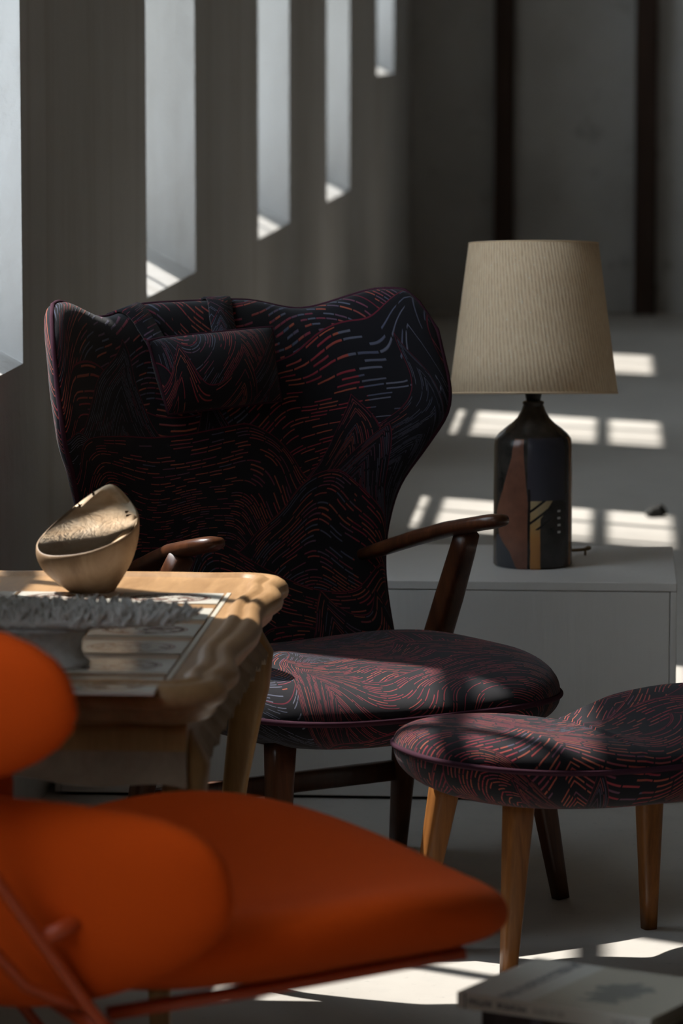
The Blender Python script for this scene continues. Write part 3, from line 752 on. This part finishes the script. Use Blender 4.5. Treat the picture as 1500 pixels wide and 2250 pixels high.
# ------------------------------------------------------------------ white coral-like footed dish
k = NT('white_rough_porcelain', .8, .25); c = k.coord('Object'); a = k.noise(c, 60, 5, .6)
k.base(k.ramp(a, [(.3, (.58, .565, .54)), (.7, (.80, .785, .76))])); k.bump(a, .6, .006); CORAL = k.m
dish = empty('footed_dish', (-.714, 4.700, .5976), 0, 'white footed dish with spiky coral-like top in front of the bowl', 'dish')
lathe('pedestal', [(.060, 0), (.070, .001), (.071, .004), (.064, .009), (.060, .020), (.061, .032), (.066, .042), (.082, .049), (.06, .053)], CORAL, dish, 48).scale = (1, .75, 1)
lathe('plate', [(.05, .046), (.10, .048), (.15, .051), (.18, .054), (.192, .057), (.195, .061), (.19, .064), (.16, .064), (.10, .062), (.03, .062)], CORAL, dish, 64).scale = (1, .32, 1)
V, Fc = [], []
rs = random.Random(3)
for i in range(1500):
    a_ = rs.uniform(0, 2 * pi); r_ = .196 * sqrt(rs.uniform(.02, 1)); out_ = max(0, (r_ - .16) / .036)
    c_ = Vector((r_ * cos(a_), r_ * sin(a_), .059 if r_ < .18 else rs.uniform(.056, .062)))
    d_ = Vector((cos(a_) * out_ * rs.uniform(.3, 1.2) + rs.uniform(-.4, .4), sin(a_) * out_ * rs.uniform(.3, 1.2) + rs.uniform(-.4, .4), 1.0 - .5 * out_ * rs.random())).normalized()
    h_ = rs.uniform(.006, .023); w_ = rs.uniform(.0032, .0062); s_ = d_.orthogonal().normalized(); u_ = d_.cross(s_); n_ = len(V)
    for q in range(4):
        th_ = pi / 2 * q + i; V.append(c_ + (s_ * cos(th_) + u_ * sin(th_)) * w_)
    for q in range(4):
        th_ = pi / 2 * q + i; V.append(c_ + d_ * h_ + (s_ * cos(th_) + u_ * sin(th_)) * w_ * .45)
    Fc += [(n_ + q, n_ + (q + 1) % 4, n_ + 4 + (q + 1) % 4, n_ + 4 + q) for q in range(4)] + [(n_ + 4, n_ + 5, n_ + 6, n_ + 7)]
V = [Vector((v.x, v.y * .32, v.z)) for v in V]
sp = mesh('spikes', V, Fc, CORAL, dish); sp['kind'] = 'stuff'

# ------------------------------------------------------------------ orange shell lounge chair in the foreground
CX, CY = -.398, 4.11; CA = radians(27)
corona = empty('lounge_chair', (CX, CY, 0), CA, 'orange wool lounge chair of stacked oval cushions on an orange steel frame', 'lounge chair')
# local: x forward, y to the far side
def oval(name, a, b, t, place, et=2.2, ex=2.2, dish=0.0):
    """oval cushion a (half width) x b (half depth), thickness t; place(w, h, n) maps width, depth and normal offset"""
    def R(th): 
        c_, s_ = abs(cos(th)), abs(sin(th)); return 1 / ((c_ / a) ** ex + (s_ / b) ** ex) ** (1 / ex)
    o, _ = disc(name, R, lambda x, y: t / 2 - dish * max(0, 1 - (x / a) ** 2 - (y / b) ** 2), lambda x, y: -t / 2, lambda x, y: 0.0, WOOL, corona, lambda p: place(p.x, p.y, p.z), 112, 16, et, et)
    return o
def seat_place(w_, d_, n_):
    # w_ across, d_ forward: wings lifted, front edge dropping
    z = .438 + .040 * (w_ / .35) ** 2 + .09 * d_ - .050 * max(0, d_ / .29) ** 2
    return Vector((d_, w_, z + n_))
oval('seat_cushion', .335, .275, .118, seat_place, 3.0, 2.15, .050)
def back_place(f0, zc, bend, wmax, tilt, sag=0.0):
    def pl_(w_, h_, n_):
        q = (w_ / wmax) ** 2
        sl = 2 * bend * w_ / wmax ** 2; nx = 1 / sqrt(1 + sl * sl); ny = -sl / sqrt(1 + sl * sl)
        return Vector((f0 + bend * q - tilt * h_ + n_ * nx, w_ + n_ * ny, zc + h_ + n_ * tilt * .6 + sag * q))
    return pl_
oval('back_cushion', .360, .116, .088, back_place(-.342, .480, .190, .360, .22, .058), 2.6, 2.7)
oval('back_cushion', .328, .102, .082, back_place(-.466, .703, .165, .330, .25, .030), 2.6, 2.6)
oval('back_cushion', .290, .058, .066, back_place(-.528, .903, .165, .295, .25, .010), 2.6, 2.5)
for s in (-1, 1):
    y_ = s * .26
    bar = [(-.560, y_, .95), (-.520, y_, .86), (-.465, y_, .74), (-.425, y_, .65), (-.372, y_, .552), (-.270, y_, .404), (-.14, y_, .235), (.0, y_, .11), (.14, y_, .024), (.28, y_, .006)]
    fr_ = sweep('frame_bar', bar, [(.009, .006)] * len(bar), ORANGE_METAL, corona, 12, 6, Vector((0, 0, 1)))
    tube('bolt', [(-.320, y_, .474), (-.268, y_, .494)], .009, ORANGE_METAL, fr_, n=10)
    tube('bolt', [(-.445, y_, .700), (-.385, y_, .718)], .009, ORANGE_METAL, fr_, n=10)
    tube('bolt', [(-.535, y_, .890), (-.470, y_, .900)], .009, ORANGE_METAL, fr_, n=10)
    r_ = s * .20
    sweep('seat_rail', [(-.225, r_, .376), (-.05, r_, .386), (.08, r_, .396), (.175, r_, .403)], [(.010, .006)] * 4, ORANGE_METAL, corona, 12, 6)
    tube('rear_leg', [(-.11, y_, .215), (-.25, y_, .15), (-.38, y_, .07), (-.46, y_, .008)], .010, ORANGE_METAL, corona)
    tube('brace', [(-.262, y_ * .97, .398), (-.300, y_ * .97, .412), (-.332, y_ * .97, .428), (-.385, y_ * .97, .490), (-.46, y_ * .97, .615), (-.505, y_ * .97, .72), (-.520, y_ * .99, .80), (-.510, y_, .84)], .0065, ORANGE_METAL, corona)
sweep('cross_bar', [(-.246, -.26, .372), (-.240, 0, .362), (-.246, .26, .372)], [(.010, .008)] * 3, ORANGE_METAL, corona, 12, 5)

# ------------------------------------------------------------------ books at the lower right
BKX, BKY, BKZ = -.166, 4.254, .300
ux = Vector((.218, -.110, 0)); bl = ux.length; ux.normalize(); brz = atan2(ux.y, ux.x)
def book(name, z, lx, ly, t, off, label, cov, spine_m, page):
    o = empty(name, (BKX, BKY, z), brz, label, 'book')
    x0, y0 = off
    box('cover', x0, x0 + lx, y0, y0 + ly, t - .0022, t, cov, o, .0006)
    box('cover', x0, x0 + lx, y0, y0 + ly, 0, .0022, cov, o, .0006)
    box('pages', x0 + .003, x0 + lx - .003, y0 + .002, y0 + ly - .004, .0023, t - .0023, page, o)
    sp_ = box('spine', x0, x0 + lx, y0 - .0018, y0, 0, t, spine_m, o, .0006)
    return o
k = NT('faded_book_cover', .45, .4); g = k.sep(k.coord('Generated')); nz = k.noise(k.mapping(k.coord('Generated'), (3, 6, 1)), 1.5, 4, .6, .8)
lines = k.math('MULTIPLY', band(g[0], .20, .27), k.math('GREATER_THAN', k.noise(k.mapping(k.coord('Generated'), (30, 26, 1)), 1.0, 2, .6), .45))
col = k.mix(k.math('GREATER_THAN', g[0], .38), (.60, .59, .54), (.48, .45, .37))
col = k.mix(k.math('MULTIPLY', lines, .85), col, (.16, .165, .18))
dx_ = k.math('DIVIDE', k.math('SUBTRACT', g[0], .66), .16); dy_ = k.math('DIVIDE', k.math('SUBTRACT', g[1], .45), .33)
an = k.math('LESS_THAN', k.math('ADD', k.math('ADD', k.math('POWER', dx_, 2.0), k.math('POWER', dy_, 2.0)), k.math('MULTIPLY', k.math('SUBTRACT', nz, .5), 3.4)), .65)
col = k.mix(k.math('MULTIPLY', an, .8), col, (.17, .18, .17)); k.base(col); COVER = k.m
k = NT('pale_book_spine', .5, .3); g = k.sep(k.coord('Generated'))
tx = k.math('MULTIPLY', band(g[2], .28, .68), k.math('GREATER_THAN', k.noise(k.mapping(k.coord('Generated'), (75, 1, 6)), 1.0, 2, .7), .47))
tx = k.math('MULTIPLY', tx, k.math('MAXIMUM', k.math('MAXIMUM', band(g[0], .06, .185), band(g[0], .21, .365)), k.math('MULTIPLY', k.math('MAXIMUM', band(g[0], .40, .56), band(g[0], .80, .92)), .45)))
col = k.mix(k.math('MULTIPLY', tx, .85), (.64, .62, .56), (.05, .055, .075))
col = k.mix(band(g[0], .038, .048), col, (.12, .12, .12)); k.base(col); SPINE = k.m
PAGE = flat('book_pages', (.50, .46, .37), .9, .1)
T1 = .0185
book('book', BKZ - T1, bl, .190, T1, (0, 0), 'pale book with dark spine lettering lying on top of the stack', COVER, SPINE, PAGE)
k = NT('dark_picture_cover', .35, .5); a = k.noise(k.coord('Object'), 16, 4, .7, 1.0)
k.base(k.ramp(a, [(.38, (.012, .011, .012)), (.56, (.05, .035, .035)), (.66, (.10, .10, .14)), (.75, (.10, .05, .03))])); DARKC = k.m
T2 = .046
book('book', BKZ - T1 - T2, bl + .035, .20, T2, (.030, .004), 'thick dark book lying under the pale book', DARKC, DARKC, PAGE)
st = empty('stool', (BKX, BKY, 0), brz, 'low dark wooden stool that carries the two books', 'stool')
ZS = BKZ - T1 - T2
box('seat', .01, .30, -.02, .23, ZS - .025, ZS, WALNUT, st, .004)
for a_ in (.03, .28):
    for b_ in (.0, .21):
        leg4('leg', (a_, b_, ZS - .024), (a_, b_, 0), .032, .024, WALNUT, st)
